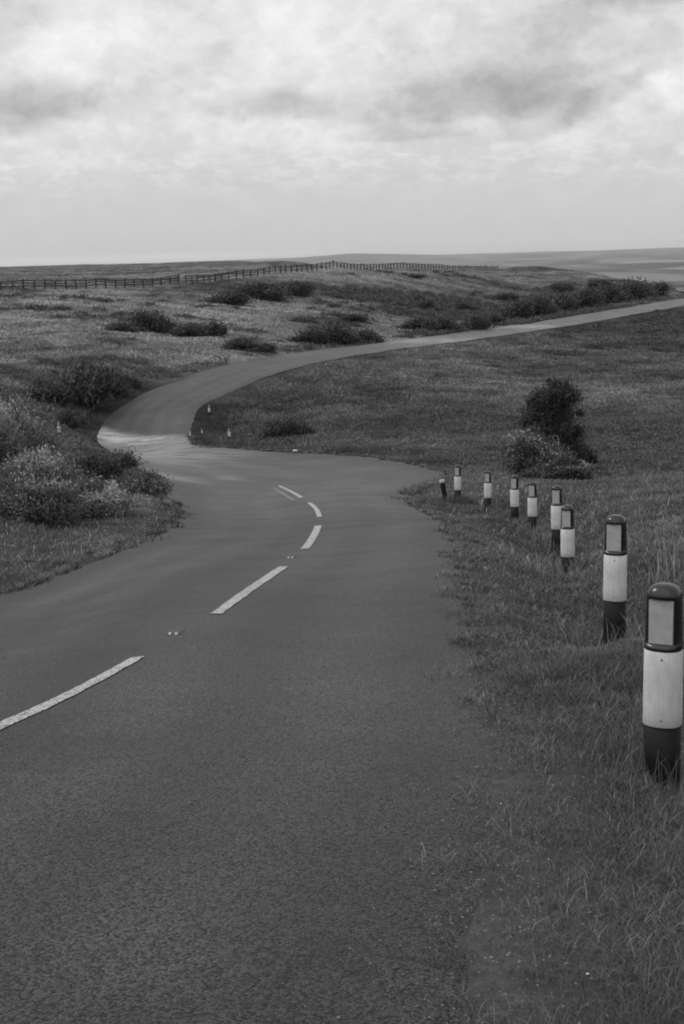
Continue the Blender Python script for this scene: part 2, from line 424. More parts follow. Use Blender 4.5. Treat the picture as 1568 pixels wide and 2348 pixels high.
# ------------------------------------------------------------------ materials (grey: the photograph is monochrome)
def mat(name):
    m = bpy.data.materials.new(name); m.use_nodes = True; t = NT(m.node_tree); t.n.clear()
    o = t.new('ShaderNodeOutputMaterial'); b = t.new('ShaderNodeBsdfPrincipled'); t.l.new(b.outputs[0], o.inputs[0])
    return m, t, b
def setc(t, b, v): t.put(b.inputs['Base Color'], v if isinstance(v, bpy.types.NodeSocket) else (v, v, v, 1))
def simple(name, v, rough, spec=.5, var=.15, scale=40, bump=0.0, coat=0.0):
    m, t, b = mat(name); tc = t.new('ShaderNodeTexCoord').outputs['Object']
    nz = t.noise(tc, scale, 5)
    setc(t, b, t.mapr(nz, .25, .75, v * (1 - var), v * (1 + var)))
    t.put(b.inputs['Roughness'], t.mapr(t.noise(tc, scale * .4, 3), .3, .7, rough * .85, min(1, rough * 1.15)))
    b.inputs['Specular IOR Level'].default_value = spec; b.inputs['Coat Weight'].default_value = coat
    if bump:
        bp = t.new('ShaderNodeBump'); bp.inputs['Strength'].default_value = bump; bp.inputs['Distance'].default_value = .01
        t.put(bp.inputs['Height'], nz); t.l.new(bp.outputs[0], b.inputs['Normal'])
    return m
def leafmat(name, gain=1.0, lift=.55, rough=.75, spec=.25):
    """foliage: reflectance from the plant's own attribute, normals leaning to the sky so thin leaves shade softly"""
    m, t, b = mat(name)
    a = t.new('ShaderNodeAttribute', attribute_name='tone')
    setc(t, b, t.math('MULTIPLY', a.outputs['Fac'], gain))
    b.inputs['Roughness'].default_value = rough; b.inputs['Specular IOR Level'].default_value = spec
    g = t.new('ShaderNodeNewGeometry')
    mx = t.new('ShaderNodeMix', data_type='VECTOR'); mx.inputs[0].default_value = lift
    t.l.new(g.outputs['Normal'], mx.inputs[4]); mx.inputs[5].default_value = (0, 0, 1)
    nn = t.new('ShaderNodeVectorMath', operation='NORMALIZE'); t.l.new(mx.outputs[1], nn.inputs[0])
    t.l.new(nn.outputs[0], b.inputs['Normal'])
    return m
M_GRASS = leafmat('grass_blades', 1.0, .6)
M_SHRUB = leafmat('shrub_leaves', 1.0, .35, .6, .3)
M_BARK = simple('bark', .016, .9, .2, .4, 14, .3)

def road_material():
    m, t, b = mat('asphalt')
    P = t.new('ShaderNodeTexCoord').outputs['Object']
    vo = t.new('ShaderNodeTexVoronoi'); vo.inputs['Scale'].default_value = 105; t.put(vo.inputs['Vector'], P)
    vc = t.new('ShaderNodeSeparateColor'); t.l.new(vo.outputs['Color'], vc.inputs[0])
    chip = t.mapr(vc.outputs[0], 0, 1, .05, 3.2)
    grit = t.mapr(t.noise(P, 210, 3, .6), .3, .7, .82, 1.18)
    sp = t.new('ShaderNodeSeparateXYZ'); t.put(sp.inputs[0], P)
    big = t.noise(P, .22, 5, .6); mid = t.noise(P, 1.3, 5, .65)
    edge = t.new('ShaderNodeAttribute', attribute_name='edge').outputs['Fac']
    edge = t.math('MULTIPLY', edge, t.mapr(t.noise(P, 9, 5, .7), .35, .65, 0, 1.2), clamp=True)
    base = t.math('MULTIPLY', t.mix(edge, .021, .029), t.math('MULTIPLY', chip, grit))
    base = t.math('MULTIPLY', base, t.mapr(big, .3, .7, .7, 1.4))
    patch = t.noise(P, .55, 6, .7)
    base = t.math('MULTIPLY', base, t.mapr(patch, .56, .64, 1.0, .8))
    base = t.math('MULTIPLY', base, t.mapr(mid, .25, .75, .8, 1.2))
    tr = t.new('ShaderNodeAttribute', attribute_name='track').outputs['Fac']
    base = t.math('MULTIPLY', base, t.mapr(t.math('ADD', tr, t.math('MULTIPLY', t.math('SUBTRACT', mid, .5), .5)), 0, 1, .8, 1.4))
    paler = t.new('ShaderNodeAttribute', attribute_name='paler').outputs['Fac']  # streaked paler tarmac at the bend, the junction and the far stretch
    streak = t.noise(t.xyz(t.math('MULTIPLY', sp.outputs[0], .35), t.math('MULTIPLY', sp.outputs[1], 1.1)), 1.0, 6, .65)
    paler_mix = t.math('MULTIPLY', paler, t.mapr(t.math('ADD', streak, t.math('MULTIPLY', t.math('SUBTRACT', t.noise(P, 2.2, 6, .7), .5), .35)), .40, .56, .3, 1), clamp=True)
    base = t.mix(paler_mix, base, .4)
    setc(t, b, base)
    t.put(b.inputs['Roughness'], t.mapr(mid, .3, .7, .44, .56)); b.inputs['Specular IOR Level'].default_value = .2
    h = t.math('ADD', t.math('MULTIPLY', t.math('SUBTRACT', 1.0, vo.outputs['Distance']), 1.0), t.math('MULTIPLY', t.noise(P, 300, 2), .5))
    bp = t.new('ShaderNodeBump'); bp.inputs['Strength'].default_value = 1.0; bp.inputs['Distance'].default_value = .0085
    t.put(bp.inputs['Height'], h); t.l.new(bp.outputs[0], b.inputs['Normal'])
    return m
def ground_material():
    m, t, b = mat('moorland_turf')
    P = t.new('ShaderNodeTexCoord').outputs['Object']
    a = t.new('ShaderNodeAttribute', attribute_name='tone').outputs['Fac']
    far = t.new('ShaderNodeAttribute', attribute_name='far').outputs['Fac']
    nz = t.mapr(t.noise(P, 3.0, 6, .7), .25, .75, .55, 1.4)
    nz2 = t.mapr(t.noise(P, 26.0, 4, .7), .25, .75, .7, 1.3)
    near = t.math('MULTIPLY', t.math('MULTIPLY', a, .62), t.math('MULTIPLY', nz, nz2))
    # lowland fields, hedges and copses
    sp = t.new('ShaderNodeSeparateXYZ'); t.put(sp.inputs[0], P)
    fp = t.xyz(t.math('MULTIPLY', sp.outputs[0], .0042), t.math('MULTIPLY', sp.outputs[1], .0016))
    vo = t.new('ShaderNodeTexVoronoi'); vo.inputs['Scale'].default_value = 1.0; t.put(vo.inputs['Vector'], fp)
    vc = t.new('ShaderNodeSeparateColor'); t.l.new(vo.outputs['Color'], vc.inputs[0])
    fld = t.mapr(vc.outputs[0], 0, 1, .04, .19)
    wood = t.mapr(t.noise(P, .0021, 5, .65), .47, .56, 0, 1)
    fld = t.mix(wood, fld, .02)
    fld = t.math('MULTIPLY', fld, t.mapr(t.noise(P, .02, 4, .7), .3, .7, .75, 1.25))
    setc(t, b, t.mix(far, near, fld))
    b.inputs['Roughness'].default_value = .95; b.inputs['Specular IOR Level'].default_value = .1
    bp = t.new('ShaderNodeBump'); bp.inputs['Strength'].default_value = .6; bp.inputs['Distance'].default_value = .06
    t.put(bp.inputs['Height'], t.noise(P, 9, 5, .7)); t.l.new(bp.outputs[0], b.inputs['Normal'])
    return m
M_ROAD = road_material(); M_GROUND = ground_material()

# ------------------------------------------------------------------ ground sheet
th = np.r_[np.linspace(-math.pi, -.32, 70)[:-1], np.linspace(-.32, .32, 380), np.linspace(.32, math.pi, 70)[1:]]
rr = np.r_[np.exp(np.linspace(math.log(.4), math.log(2.4), 20))[:-1], np.exp(np.linspace(math.log(2.4), math.log(420), 640))[:-1], np.exp(np.linspace(math.log(420), math.log(14800), 130))]
TH, RR = np.meshgrid(th, rr)
GX, GY = RR * np.sin(TH), RR * np.cos(TH)
SD = sdist(GX, GY)
GT = terrain0(GX, GY)
GZ = GT + relief(GX, GY, SD)
cell = np.maximum(.07, RR * .0085)
GZ = GZ - np.where(SD < 0, (.06 + np.minimum(RR, 230) * .0012), 0) * sst(0, 1, np.clip((-SD - .12) / (cell * 1.2), 0, 1)) - .008 * (SD < .25)
nr, nt = GX.shape
V = np.c_[GX.ravel(), GY.ravel(), GZ.ravel()]
I = np.arange(nr * nt).reshape(nr, nt)
F = np.stack([I[:-1, :-1], I[:-1, 1:], I[1:, 1:], I[1:, :-1]], -1).reshape(-1, 4)[:, ::-1]
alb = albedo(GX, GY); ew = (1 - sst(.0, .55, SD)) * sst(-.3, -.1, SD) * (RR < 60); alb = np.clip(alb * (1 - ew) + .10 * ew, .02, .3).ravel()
# last column equals the first: weld by closing the seam and the middle
V = np.r_[V, [[0, 0, float(terrain0(np.array([0.0]), np.array([0.0]))[0])]]]
alb = np.r_[alb, alb[0]]; farw = np.r_[sst(900, 2000, RR).ravel(), 0]
Fc = np.stack([I[0, :-1], np.full(nt - 1, nr * nt), np.full(nt - 1, nr * nt), I[0, 1:]], -1)
me = np_mesh('ground', V, F, M_GROUND, {'tone': alb, 'far': farw}, True)
tag(link('ground', me), kind='structure')

# ------------------------------------------------------------------ road sheet
NA = 28
u = np.linspace(0, 1, NA)
RX = EL[:, None, 0] * (1 - u) + ER[:, None, 0] * u; RY = EL[:, None, 1] * (1 - u) + ER[:, None, 1] * u
RD = np.hypot(RX, RY)
RZ = terrain0(RX, RY) + .012 + .0004 * RD
EDGE = np.minimum(u, 1 - u)
RZ = RZ - .03 * (1 - sst(0, .05, EDGE))[None]
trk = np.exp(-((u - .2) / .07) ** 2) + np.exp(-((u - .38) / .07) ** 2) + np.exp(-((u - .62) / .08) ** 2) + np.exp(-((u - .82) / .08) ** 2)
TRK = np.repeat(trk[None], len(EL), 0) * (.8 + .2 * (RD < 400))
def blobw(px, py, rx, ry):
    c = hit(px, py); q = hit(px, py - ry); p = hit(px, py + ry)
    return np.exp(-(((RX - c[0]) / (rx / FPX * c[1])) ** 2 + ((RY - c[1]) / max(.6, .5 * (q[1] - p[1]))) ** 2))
PALER = np.clip(.9 * blobw(320, 1008, 130, 14) + .8 * blobw(245, 992, 30, 14) + .55 * blobw(360, 1045, 190, 42) + .5 * blobw(390, 1094, 70, 7) + .5 * blobw(525, 1097, 30, 4)
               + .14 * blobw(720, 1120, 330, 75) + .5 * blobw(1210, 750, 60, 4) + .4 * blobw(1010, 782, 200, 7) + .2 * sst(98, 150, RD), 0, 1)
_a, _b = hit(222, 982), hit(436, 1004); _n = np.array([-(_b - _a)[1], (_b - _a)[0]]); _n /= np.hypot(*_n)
PALER = PALER * np.where((RY > 60) & (RY < 105) & (RX < 0), 1 - sst(-.2, 1.4, (RX - _a[0]) * _n[0] + (RY - _a[1]) * _n[1]), 1)
WID = np.hypot(*(EL - ER).T)[:, None]
EDGEW = 1 - sst(.05, .55, EDGE[None] * WID)
ns = len(EL)
I = np.arange(ns * NA).reshape(ns, NA)
F = np.stack([I[:-1, :-1], I[:-1, 1:], I[1:, 1:], I[1:, :-1]], -1).reshape(-1, 4)
me = np_mesh('road', np.c_[RX.ravel(), RY.ravel(), RZ.ravel()], F, M_ROAD, {'track': TRK.ravel(), 'paler': PALER.ravel(), 'edge': EDGEW.ravel()}, True)
tag(link('road', me), kind='structure')
def road_z(x, y): return terrain0(np.atleast_1d(x), np.atleast_1d(y)) + .012 + .0004 * np.hypot(x, y)

# ------------------------------------------------------------------ painted centre dashes
def paint(name, lo, hi, worn):
    m, t, b = mat(name); P = t.new('ShaderNodeTexCoord').outputs['Object']
    vo = t.new('ShaderNodeTexVoronoi'); vo.inputs['Scale'].default_value = 85; t.put(vo.inputs['Vector'], P)
    vc = t.new('ShaderNodeSeparateColor'); t.l.new(vo.outputs['Color'], vc.inputs[0])
    f = t.mapr(t.math('ADD', vc.outputs[0], t.math('MULTIPLY', t.noise(P, 7, 5, .7), .9)), worn, worn + .25, 1, 0)
    setc(t, b, t.mix(f, t.mapr(t.noise(P, 30, 4), .3, .7, hi * .9, hi), lo)); b.inputs['Roughness'].default_value = .6
    bp = t.new('ShaderNodeBump'); bp.inputs['Strength'].default_value = .3; bp.inputs['Distance'].default_value = .004
    t.put(bp.inputs['Height'], vo.outputs['Distance']); t.l.new(bp.outputs[0], b.inputs['Normal'])
    return m
M_PAINT = paint('road_paint', .06, .42, .66); M_GHOST = paint('worn_road_paint', .07, .15, .75)
def dash(p, q, w, m, mid=None):
    a, b = hit(*p), hit(*q); N = 26
    c = hit(*mid) if mid else (a + b) / 2
    t = np.linspace(0, 1, N)[:, None]
    ctrl = 2 * c - .5 * (a + b)
    P = a * (1 - t) ** 2 + ctrl * 2 * t * (1 - t) + b * t ** 2
    tg = np.gradient(P, axis=0); tg /= np.hypot(*tg.T)[:, None]; nn = np.c_[-tg[:, 1], tg[:, 0]]
    off = np.linspace(-w / 2, w / 2, 4)
    Q = P[:, None] + nn[:, None] * off[None, :, None]
    Q = Q + ((rng.random(Q.shape) - .5) * .012)
    z = road_z(Q[..., 0].ravel(), Q[..., 1].ravel()) + .007
    I = np.arange(N * 4).reshape(N, 4)
    F = np.stack([I[:-1, :-1], I[:-1, 1:], I[1:, 1:], I[1:, :-1]], -1).reshape(-1, 4)[:, ::-1]
    o = link('road_marking', np_mesh('road_marking', np.c_[Q.reshape(-1, 2), z], F, m, None, True))
    tag(o, kind='structure')
dash((-60, 1697), (317, 1512), .11, M_PAINT)
dash((497, 1412), (650, 1303), .11, M_PAINT)
dash((698, 1262), (730, 1208), .12, M_PAINT, (717, 1236))
dash((732, 1188), (708, 1155), .10, M_PAINT, (725, 1170))
dash((691, 1143), (640, 1115), .11, M_PAINT)
dash((674, 1150), (628, 1122), .10, M_GHOST)

# ------------------------------------------------------------------ verge marker posts
def white_mat():
    m, t, b = mat('weathered_white_plastic'); P = t.new('ShaderNodeTexCoord').outputs['Object']
    sp = t.new('ShaderNodeSeparateXYZ'); t.put(sp.inputs[0], P)
    oi = t.new('ShaderNodeObjectInfo').outputs['Random']; off = t.math('MULTIPLY', oi, 40)
    run = t.noise(t.xyz(t.math('ADD', t.math('MULTIPLY', sp.outputs[0], 60), off), t.math('MULTIPLY', sp.outputs[1], 60), t.math('MULTIPLY', sp.outputs[2], 4)), 1.0, 4, .6)
    blot = t.noise(t.xyz(t.math('ADD', t.math('MULTIPLY', sp.outputs[0], 16), off), t.math('MULTIPLY', sp.outputs[1], 16), t.math('MULTIPLY', sp.outputs[2], 16)), 1.0, 5, .65)
    spot = t.noise(t.xyz(t.math('ADD', t.math('MULTIPLY', sp.outputs[0], 70), off), t.math('MULTIPLY', sp.outputs[1], 70), t.math('MULTIPLY', sp.outputs[2], 70)), 1.0, 2, .5)
    c = t.math('MULTIPLY', .54, t.math('MULTIPLY', t.mapr(run, .3, .7, .88, 1.06), t.mapr(blot, .35, .7, 1.04, .84)))
    c = t.math('MULTIPLY', c, t.mapr(spot, .68, .76, 1, .6))
    c = t.math('MULTIPLY', c, t.mapr(t.math('ADD', sp.outputs[2], t.math('MULTIPLY', blot, .14)), .34, .42, .78, 1, True))
    setc(t, b, c); t.put(b.inputs['Roughness'], t.mapr(blot, .3, .7, .4, .6)); b.inputs['Specular IOR Level'].default_value = .4
    return m
M_WHITE = white_mat(); M_BLACK = simple('black_plastic', .011, .27, .42, .3, 20, .05, .1)
def reflector_mat():
    m, t, b = mat('reflector'); P = t.new('ShaderNodeTexCoord').outputs['Object']
    s = t.new('ShaderNodeSeparateXYZ'); t.put(s.inputs[0], P)
    rib = t.math('SINE', t.math('MULTIPLY', s.outputs[0], 900))
    n_ = t.noise(P, 26, 4, .6)
    setc(t, b, t.math('MULTIPLY', t.mapr(n_, .3, .7, .30, .37), t.mapr(rib, -1, 1, .93, 1.07)))
    b.inputs['Roughness'].default_value = .38; b.inputs['Specular IOR Level'].default_value = .45
    return m
M_REFL = reflector_mat(); M_DULL = simple('dull_black_plastic', .008, .6, .15, .4, 20, .05)
NS = 40
M_STUD = simple('stud_casting', .05, .6, .4, .3, 30, .2)
def section(z, fx, fy, flat=None):
    out = []
    for i in range(NS):
        a = 2 * math.pi * i / NS; c, s = math.cos(a), math.sin(a)
        x = math.copysign(abs(c) ** .82, c) * fx; y = math.copysign(abs(s) ** .82, s) * fy
        if flat is not None and y < -flat: y = -flat
        out.append((x, y, z))
    return out
def loft(rings):
    bm = bmesh.new(); vs = [[bm.verts.new(p) for p in r] for r in rings]
    for a, b in zip(vs[:-1], vs[1:]):
        for i in range(NS): bm.faces.new((a[i], a[(i + 1) % NS], b[(i + 1) % NS], b[i]))
    bm.faces.new(vs[0][::-1]); bm.faces.new(vs[-1]); return bm
RXP, RYP = .0835, .074
def make_post():
    root = empty('marker_post', (0, 0, 0))
    bm_obj('base', loft([section(z, RXP, RYP) for z in (-.35, -.1, .1, .2895)]), M_DULL, root, True)
    wb = bm_obj('white_band', loft([section(.29, RXP + .0025, RYP + .0025), section(.294, RXP + .004, RYP + .004), section(.40, RXP + .004, RYP + .004), section(.52, RXP + .0035, RYP + .0035), section(.640, RXP + .0025, RYP + .0025), section(.6465, RXP - .001, RYP - .001)]), M_WHITE, root, True)
    for z in (.612, .325):
        bm = bmesh.new(); bmesh.ops.create_uvsphere(bm, u_segments=10, v_segments=6, radius=.0045)
        bmesh.ops.translate(bm, vec=(.012, -RYP - .0035, z), verts=bm.verts[:]); bm_obj('screw', bm, M_STUD, wb, True)
    rings = [section(.647, RXP + .001, RYP + .001), section(.651, RXP + .003, RYP + .003), section(.672, RXP + .0025, RYP + .0025), section(.6745, RXP + .002, RYP + .002, .052)]
    for k in range(6):
        z = .68 + k * .04; f = 1 - .05 * (k / 5); rings.append(section(z, RXP * f, RYP * f, .052))
    rings.append(section(.8825, RXP * .945, RYP * .945, .052)); rings.append(section(.886, RXP * .94, RYP * .94))
    for k in range(1, 9):
        a = k / 9 * math.pi / 2; rings.append(section(.888 + .062 * math.sin(a), RXP * .94 * math.cos(a) ** .75, RYP * .94 * math.cos(a) ** .75))
    cap = bm_obj('cap', loft(rings), M_BLACK, root, True)
    bm = bmesh.new(); bmesh.ops.create_cube(bm, size=1)
    for v in bm.verts: v.co = Vector((v.co.x * .112, v.co.y * .008 - .0535, v.co.z * .206 + .780))
    bmesh.ops.bevel(bm, geom=bm.edges[:], offset=.003, segments=2, affect='EDGES')
    bm_obj('reflector', bm, M_REFL, root)
    return root
POSTS = []
def gz1(x, y): return float(ground_z(np.array([x]), np.array([y]))[0])
post0 = make_post()
PLAB = [
 (1522, 1335, 6.25, 'nearest and largest black and white marker post, at the right edge of the photo'),
 (1410, 1180, 10.6, 'second nearest black and white marker post, standing alone just behind the largest one'),
 (1302, 1157, 17.6, 'nearer post of the overlapping pair of marker posts, third largest of the row'),
 (1277, 1112, 20.9, 'marker post half hidden by a nearer post in front of its right side'),
 (1220, 1103, 26.2, 'marker post just left of the overlapping pair of posts'),
 (1179.5, 1088, 28.8, 'marker post directly below the pale flowering bush, second left of the overlapping pair'),
 (1117.5, 1078, 33.6, 'marker post second from the far end, just right of the farthest upright one'),
 (1049, 1065, 36.4, 'farthest upright marker post on the near verge, next to the leaning dark stake')]
for i, (px, py, Y, lab) in enumerate(PLAB):
    p = at(px, py, Y); o = post0 if i == 0 else copy_tree(post0)
    g = gz1(p[0], p[1]); top = p[2]; H = .95
    o.location = (p[0], p[1], top - H)
    o.rotation_euler = (R(rng.uniform(-.6, .6)), R(rng.uniform(-.6, .6)), R(-19 - (px - 784) / FPX * 57.3 * .9 + rng.uniform(-4, 4)))
    tag(o, lab, 'marker post', 'marker posts beside the road'); POSTS.append((p[0], p[1]))
    print('post', i, 'ground', round(g, 2), 'base', round(top - H, 2))
FARP = [
 (526, 1008, .8, 'small white marker post on the grass spur left of two dark bushes'),
 (480, 950, .75, 'small marker post with black base, highest of those on the inside of the far bend'),
 (436, 1003, .55, 'small pale marker post touching the inner edge of the far bend'),
 (463, 996, .45, 'low pale marker stub on the grass between two other marker posts inside the far bend'),
 (136, 1000, 1.0, 'black and white marker post standing in the scrub left of the far bend'),
 (196, 938, 1.0, 'small white marker post in front of the large dark thicket left of the far bend')]
for px, py, s, lab in FARP:
    q = hit(px, py, lo=45); o = copy_tree(post0); o.location = (q[0], q[1], gz1(*q) - .05); o.scale = (s,) * 3
    o.rotation_euler = (0, 0, R(rng.uniform(-20, 20))); tag(o, lab, 'marker post', 'marker posts beside the road')
# leaning stake with a pale end
st = empty('leaning_stake', (0, 0, 0))
def slab(w, d, z0, z1):
    bm = bmesh.new(); bmesh.ops.create_cube(bm, size=1)
    for v in bm.verts: v.co = Vector((v.co.x * w, v.co.y * d, (z0 + z1) / 2 + v.co.z * (z1 - z0)))
    bmesh.ops.bevel(bm, geom=bm.edges[:], offset=.008, segments=2, affect='EDGES'); return bm
bm_obj('stake', slab(.12, .07, -.2, .5), M_BLACK, st); bm_obj('pale_end', slab(.125, .075, .501, .575), M_WHITE, st)
p = at(1022, 1133, 36.6); st.location = (p[0], p[1], gz1(p[0], p[1]) + .0); st.rotation_euler = (0, R(-11), R(15))
tag(st, 'short dark stake leaning left with a pale end, beside the last upright marker post', 'stake')

# ------------------------------------------------------------------ road studs
M_LENS = simple('stud_lens', .5, .3, .6, .1, 60)
for (px, py, lab) in ((402, 1457, 'worn reflective road stud between the two nearest centre line dashes'), (668, 1282, 'small reflective road stud just before the curved short dash')):
    q = hit(px, py); o = empty('road_stud', (q[0], q[1], float(road_z(*q)[0])), R(-8))
    bm = bmesh.new(); bmesh.ops.create_cube(bm, size=1)
    for v in bm.verts:
        k = .7 if v.co.z > 0 else 1
        v.co = Vector((v.co.x * .13 * k, v.co.y * .16 * k, v.co.z * .022 + .009))
    bmesh.ops.bevel(bm, geom=bm.edges[:], offset=.004, segments=2, affect='EDGES'); bm_obj('casting', bm, M_STUD, o)
    for sx in (-.026, .026):
        bm = bmesh.new(); bmesh.ops.create_uvsphere(bm, u_segments=10, v_segments=6, radius=.013)
        bmesh.ops.translate(bm, vec=(sx, -.062, .014), verts=bm.verts[:]); bm_obj('lens', bm, M_LENS, o, True)
    tag(o, lab, 'road stud', 'road studs on the centre line')
# pale stones
M_STONE = simple('pale_stone', .5, .8, .3, .2, 12, .4)
for px, py, s, lab in ((677, 1040, .16, 'white stone lying at the grass edge of the side turning'), (1347, 2261, .006, 'tiny white pebble in the grass at the bottom right'), (1149, 1862, .005, 'tiny white pebble on the grass edge of the near road')):
    q = hit(px, py); bm = bmesh.new(); bmesh.ops.create_icosphere(bm, subdivisions=2, radius=1)
    for v in bm.verts: v.co = Vector((v.co.x * 1.2, v.co.y * .9, v.co.z * .65)) * s * .7 * rng.uniform(.88, 1.1)
    o = bm_obj('stone', bm, M_STONE, None, True); o.location = (q[0], q[1], gz1(*q) + s * .5 + (.035 if s < .05 else .08)); tag(o, lab, 'stone')

# ------------------------------------------------------------------ ridge fence
M_WOOD = simple('weathered_wood', .035, .9, .2, .35, 6, .3)
def post_bm(h, w):
    bm = bmesh.new(); bmesh.ops.create_cube(bm, size=1)
    for v in bm.verts: v.co = Vector((v.co.x * w, v.co.y * w, v.co.z * (h + .4) + h / 2 - .2))
    bmesh.ops.bevel(bm, geom=bm.edges[:], offset=.012, segments=1, affect='EDGES'); return bm
def line_pts(keys, n_):
    K = np.array([at(px, 640, Y)[:2] for px, Y in keys]); q = np.r_[0, np.cumsum(np.hypot(*np.diff(K, axis=0).T))]
    t = np.linspace(0, q[-1], n_); return np.c_[np.interp(t, q, K[:, 0]), np.interp(t, q, K[:, 1])]
def fence(keys, n_, label, hts=(.42, .75, 1.02), base=None):
    P = line_pts(keys, n_); z = ground_z(P[:, 0], P[:, 1])
    z = z if base is None else base
    root = empty('wooden_fence', (P[0, 0], P[0, 1], z[0]))
    me = None
    hz = rng.uniform(1.08, 1.28, n_)
    for i in range(n_):
        if me is None:
            o = bm_obj('post', post_bm(1.12, .15), M_WOOD, root); me = o.data
        else: o = link('post', me, root)
        o.location = (P[i, 0] - P[0, 0], P[i, 1] - P[0, 1], z[i] - z[0]); o.rotation_euler = (R(rng.normal(0, 2)), R(rng.normal(0, 2)), rng.uniform(0, 1))
        o.scale = (1, 1, hz[i] / 1.15)
    for h in hts:
        bm = bmesh.new(); prev = None
        for i in range(n_):
            j = rng.normal(0, .03)
            c = np.array([P[i, 0] - P[0, 0], P[i, 1] - P[0, 1] - .09, z[i] - z[0] + h + j])
            quad = [bm.verts.new(c + np.array(d)) for d in ((0, -.02, -.06), (0, .02, -.06), (0, .02, .06), (0, -.02, .06))]
            if prev:
                for k in range(4): bm.faces.new((prev[k], prev[(k + 1) % 4], quad[(k + 1) % 4], quad[k]))
            else: bm.faces.new(quad[::-1])
            prev = quad
        bm.faces.new(prev); bmesh.ops.recalc_face_normals(bm, faces=bm.faces[:]); bm_obj('rail', bm, M_WOOD, root)
    tag(root, label, 'fence')
fence([(-60, 168), (14, 171), (200, 182), (409, 196)], 21, 'dark post and rail fence on the left skyline, ending at a gap')
fence([(426, 196), (500, 206), (600, 216), (745, 237), (900, 275), (1040, 312), (1142, 347)], 86, 'long dark post and rail fence over the hill crest, right of the gap')

# ------------------------------------------------------------------ shrubs
def shrub_mesh(name, lobes, n_, lw, ll, tones, top=0.0, flower=0.0, seed=0, upright=0.3):
    """many leaf-sized faces filling overlapping lobes; lobes = (cx,cy,cz,rx,ry,rz)"""
    g = np.random.default_rng(seed); L = np.array(lobes, float)
    wt = (L[:, 3] * L[:, 4] * L[:, 5]) ** .7; k = g.choice(len(L), n_, p=wt / wt.sum())
    d = g.normal(size=(n_, 3)); d /= np.linalg.norm(d, axis=1)[:, None]
    r = g.random(n_) ** .38 * (1 + .2 * g.normal(size=n_))
    # ragged, sprig-wise outline
    lump = .72 + .56 * vnoise(d[:, 0] * 3.1 + k * 7.7, d[:, 1] * 3.1 + d[:, 2] * 2.3, seed + 3)
    p = L[k, :3] + d * (r * lump)[:, None] * L[k, 3:]
    keep = p[:, 2] > -.02; p, d, r = p[keep], d[keep], r[keep]; m = len(p)
    ax = d * .6 + np.array([0, 0, upright]) + g.normal(size=(m, 3)) * .55; ax /= np.linalg.norm(ax, axis=1)[:, None]
    sd_ = np.cross(ax, g.normal(size=(m, 3))); sd_ /= np.linalg.norm(sd_, axis=1)[:, None]
    le = ll * g.uniform(.6, 1.4, m)[:, None]; wd = lw * g.uniform(.6, 1.4, m)[:, None]
    V = np.stack([p - ax * le * .5, p + sd_ * wd * .5, p + ax * le * .5, p - sd_ * wd * .5], 1).reshape(-1, 3)
    F = np.arange(4 * m).reshape(m, 4)
    zt = p[:, 2] / (L[:, 2] + L[:, 5]).max()
    clump = vnoise(p[:, 0] * 3.3 + 4, p[:, 1] * 3.3 + p[:, 2] * 4.1, seed + 9)
    t = tones[0] + (tones[1] - tones[0]) * np.clip(clump * 1.3 - .15 + g.normal(0, .12, m), 0, 1)
    fl = (g.random(m) < flower * sst(.45, .9, zt) * sst(.45, .65, clump) * 2) & (r > .75)
    t = np.where(fl, .30 * g.uniform(.7, 1.1, m), t)
    return V, F, np.repeat(t, 4)
def stems_mesh(n_, h, spread, rad, seed):
    g = np.random.default_rng(seed); V = []; F = []
    for i in range(n_):
        a = g.uniform(0, 6.28); o = spread * g.random() ** .5
        tip = np.array([math.cos(a) * o[0] if hasattr(o, '__len__') else math.cos(a) * o, math.sin(a) * (o if not hasattr(o, '__len__') else o[1]), h * g.uniform(.55, .95)])
        b = tip * np.array([.2, .2, 0]) + np.array([0, 0, -.1]); N = 5; base = len(V)
        bend = g.normal(0, .06 * h, 3)
        for k in range(N):
            u_ = k / (N - 1); c = b * (1 - u_) + tip * u_ + bend * math.sin(u_ * 3.14); rr_ = rad * (1 - .75 * u_)
            for q in range(5): V.append(c + rr_ * np.array([math.cos(q * 1.2566), math.sin(q * 1.2566), 0]))
        for k in range(N - 1):
            for q in range(5): F.append((base + k * 5 + q, base + k * 5 + (q + 1) % 5, base + k * 5 + 5 + (q + 1) % 5, base + k * 5 + 5 + q))
    return np.array(V), np.array(F)
def shrub(name, loc, lobes, n_, lw, ll, tones, label, cat='bush', group=None, flower=0, seed=0, stems=9, rz=0, upright=.3):
    root = empty(name, loc, rz); tag(root, label, cat, group)
    V, F, t = shrub_mesh(name, lobes, n_, lw, ll, tones, flower=flower, seed=seed, upright=upright)
    link('foliage', np_mesh('foliage', V, F, M_SHRUB, {'tone': t}), root)
    L = np.array(lobes); h = (L[:, 2] + L[:, 5]).max(); sp = np.abs(L[:, 0]).max() * .9 + .1
    V, F = stems_mesh(stems, h, sp, max(.012, h * .018), seed)
    link('stem', np_mesh('stem', V, F, M_BARK, None, True), root)
    return root
def lobes_for(w, h, k, seed, depth=.8):
    """a row of rounded clumps filling a bush w wide and h high"""
    g = np.random.default_rng(seed); out = [(0, 0, h * .38, w * .36, w * .36 * depth, h * .5)]
    for i in range(k):
        x = g.uniform(-.36, .36) * w; s = g.uniform(.16, .26)
        out.append((x, g.uniform(-.3, .3) * w * depth, h * (g.uniform(.3, .62) - .5 * abs(x) / w), w * s, w * s * depth, h * g.uniform(.25, .4)))
    return out
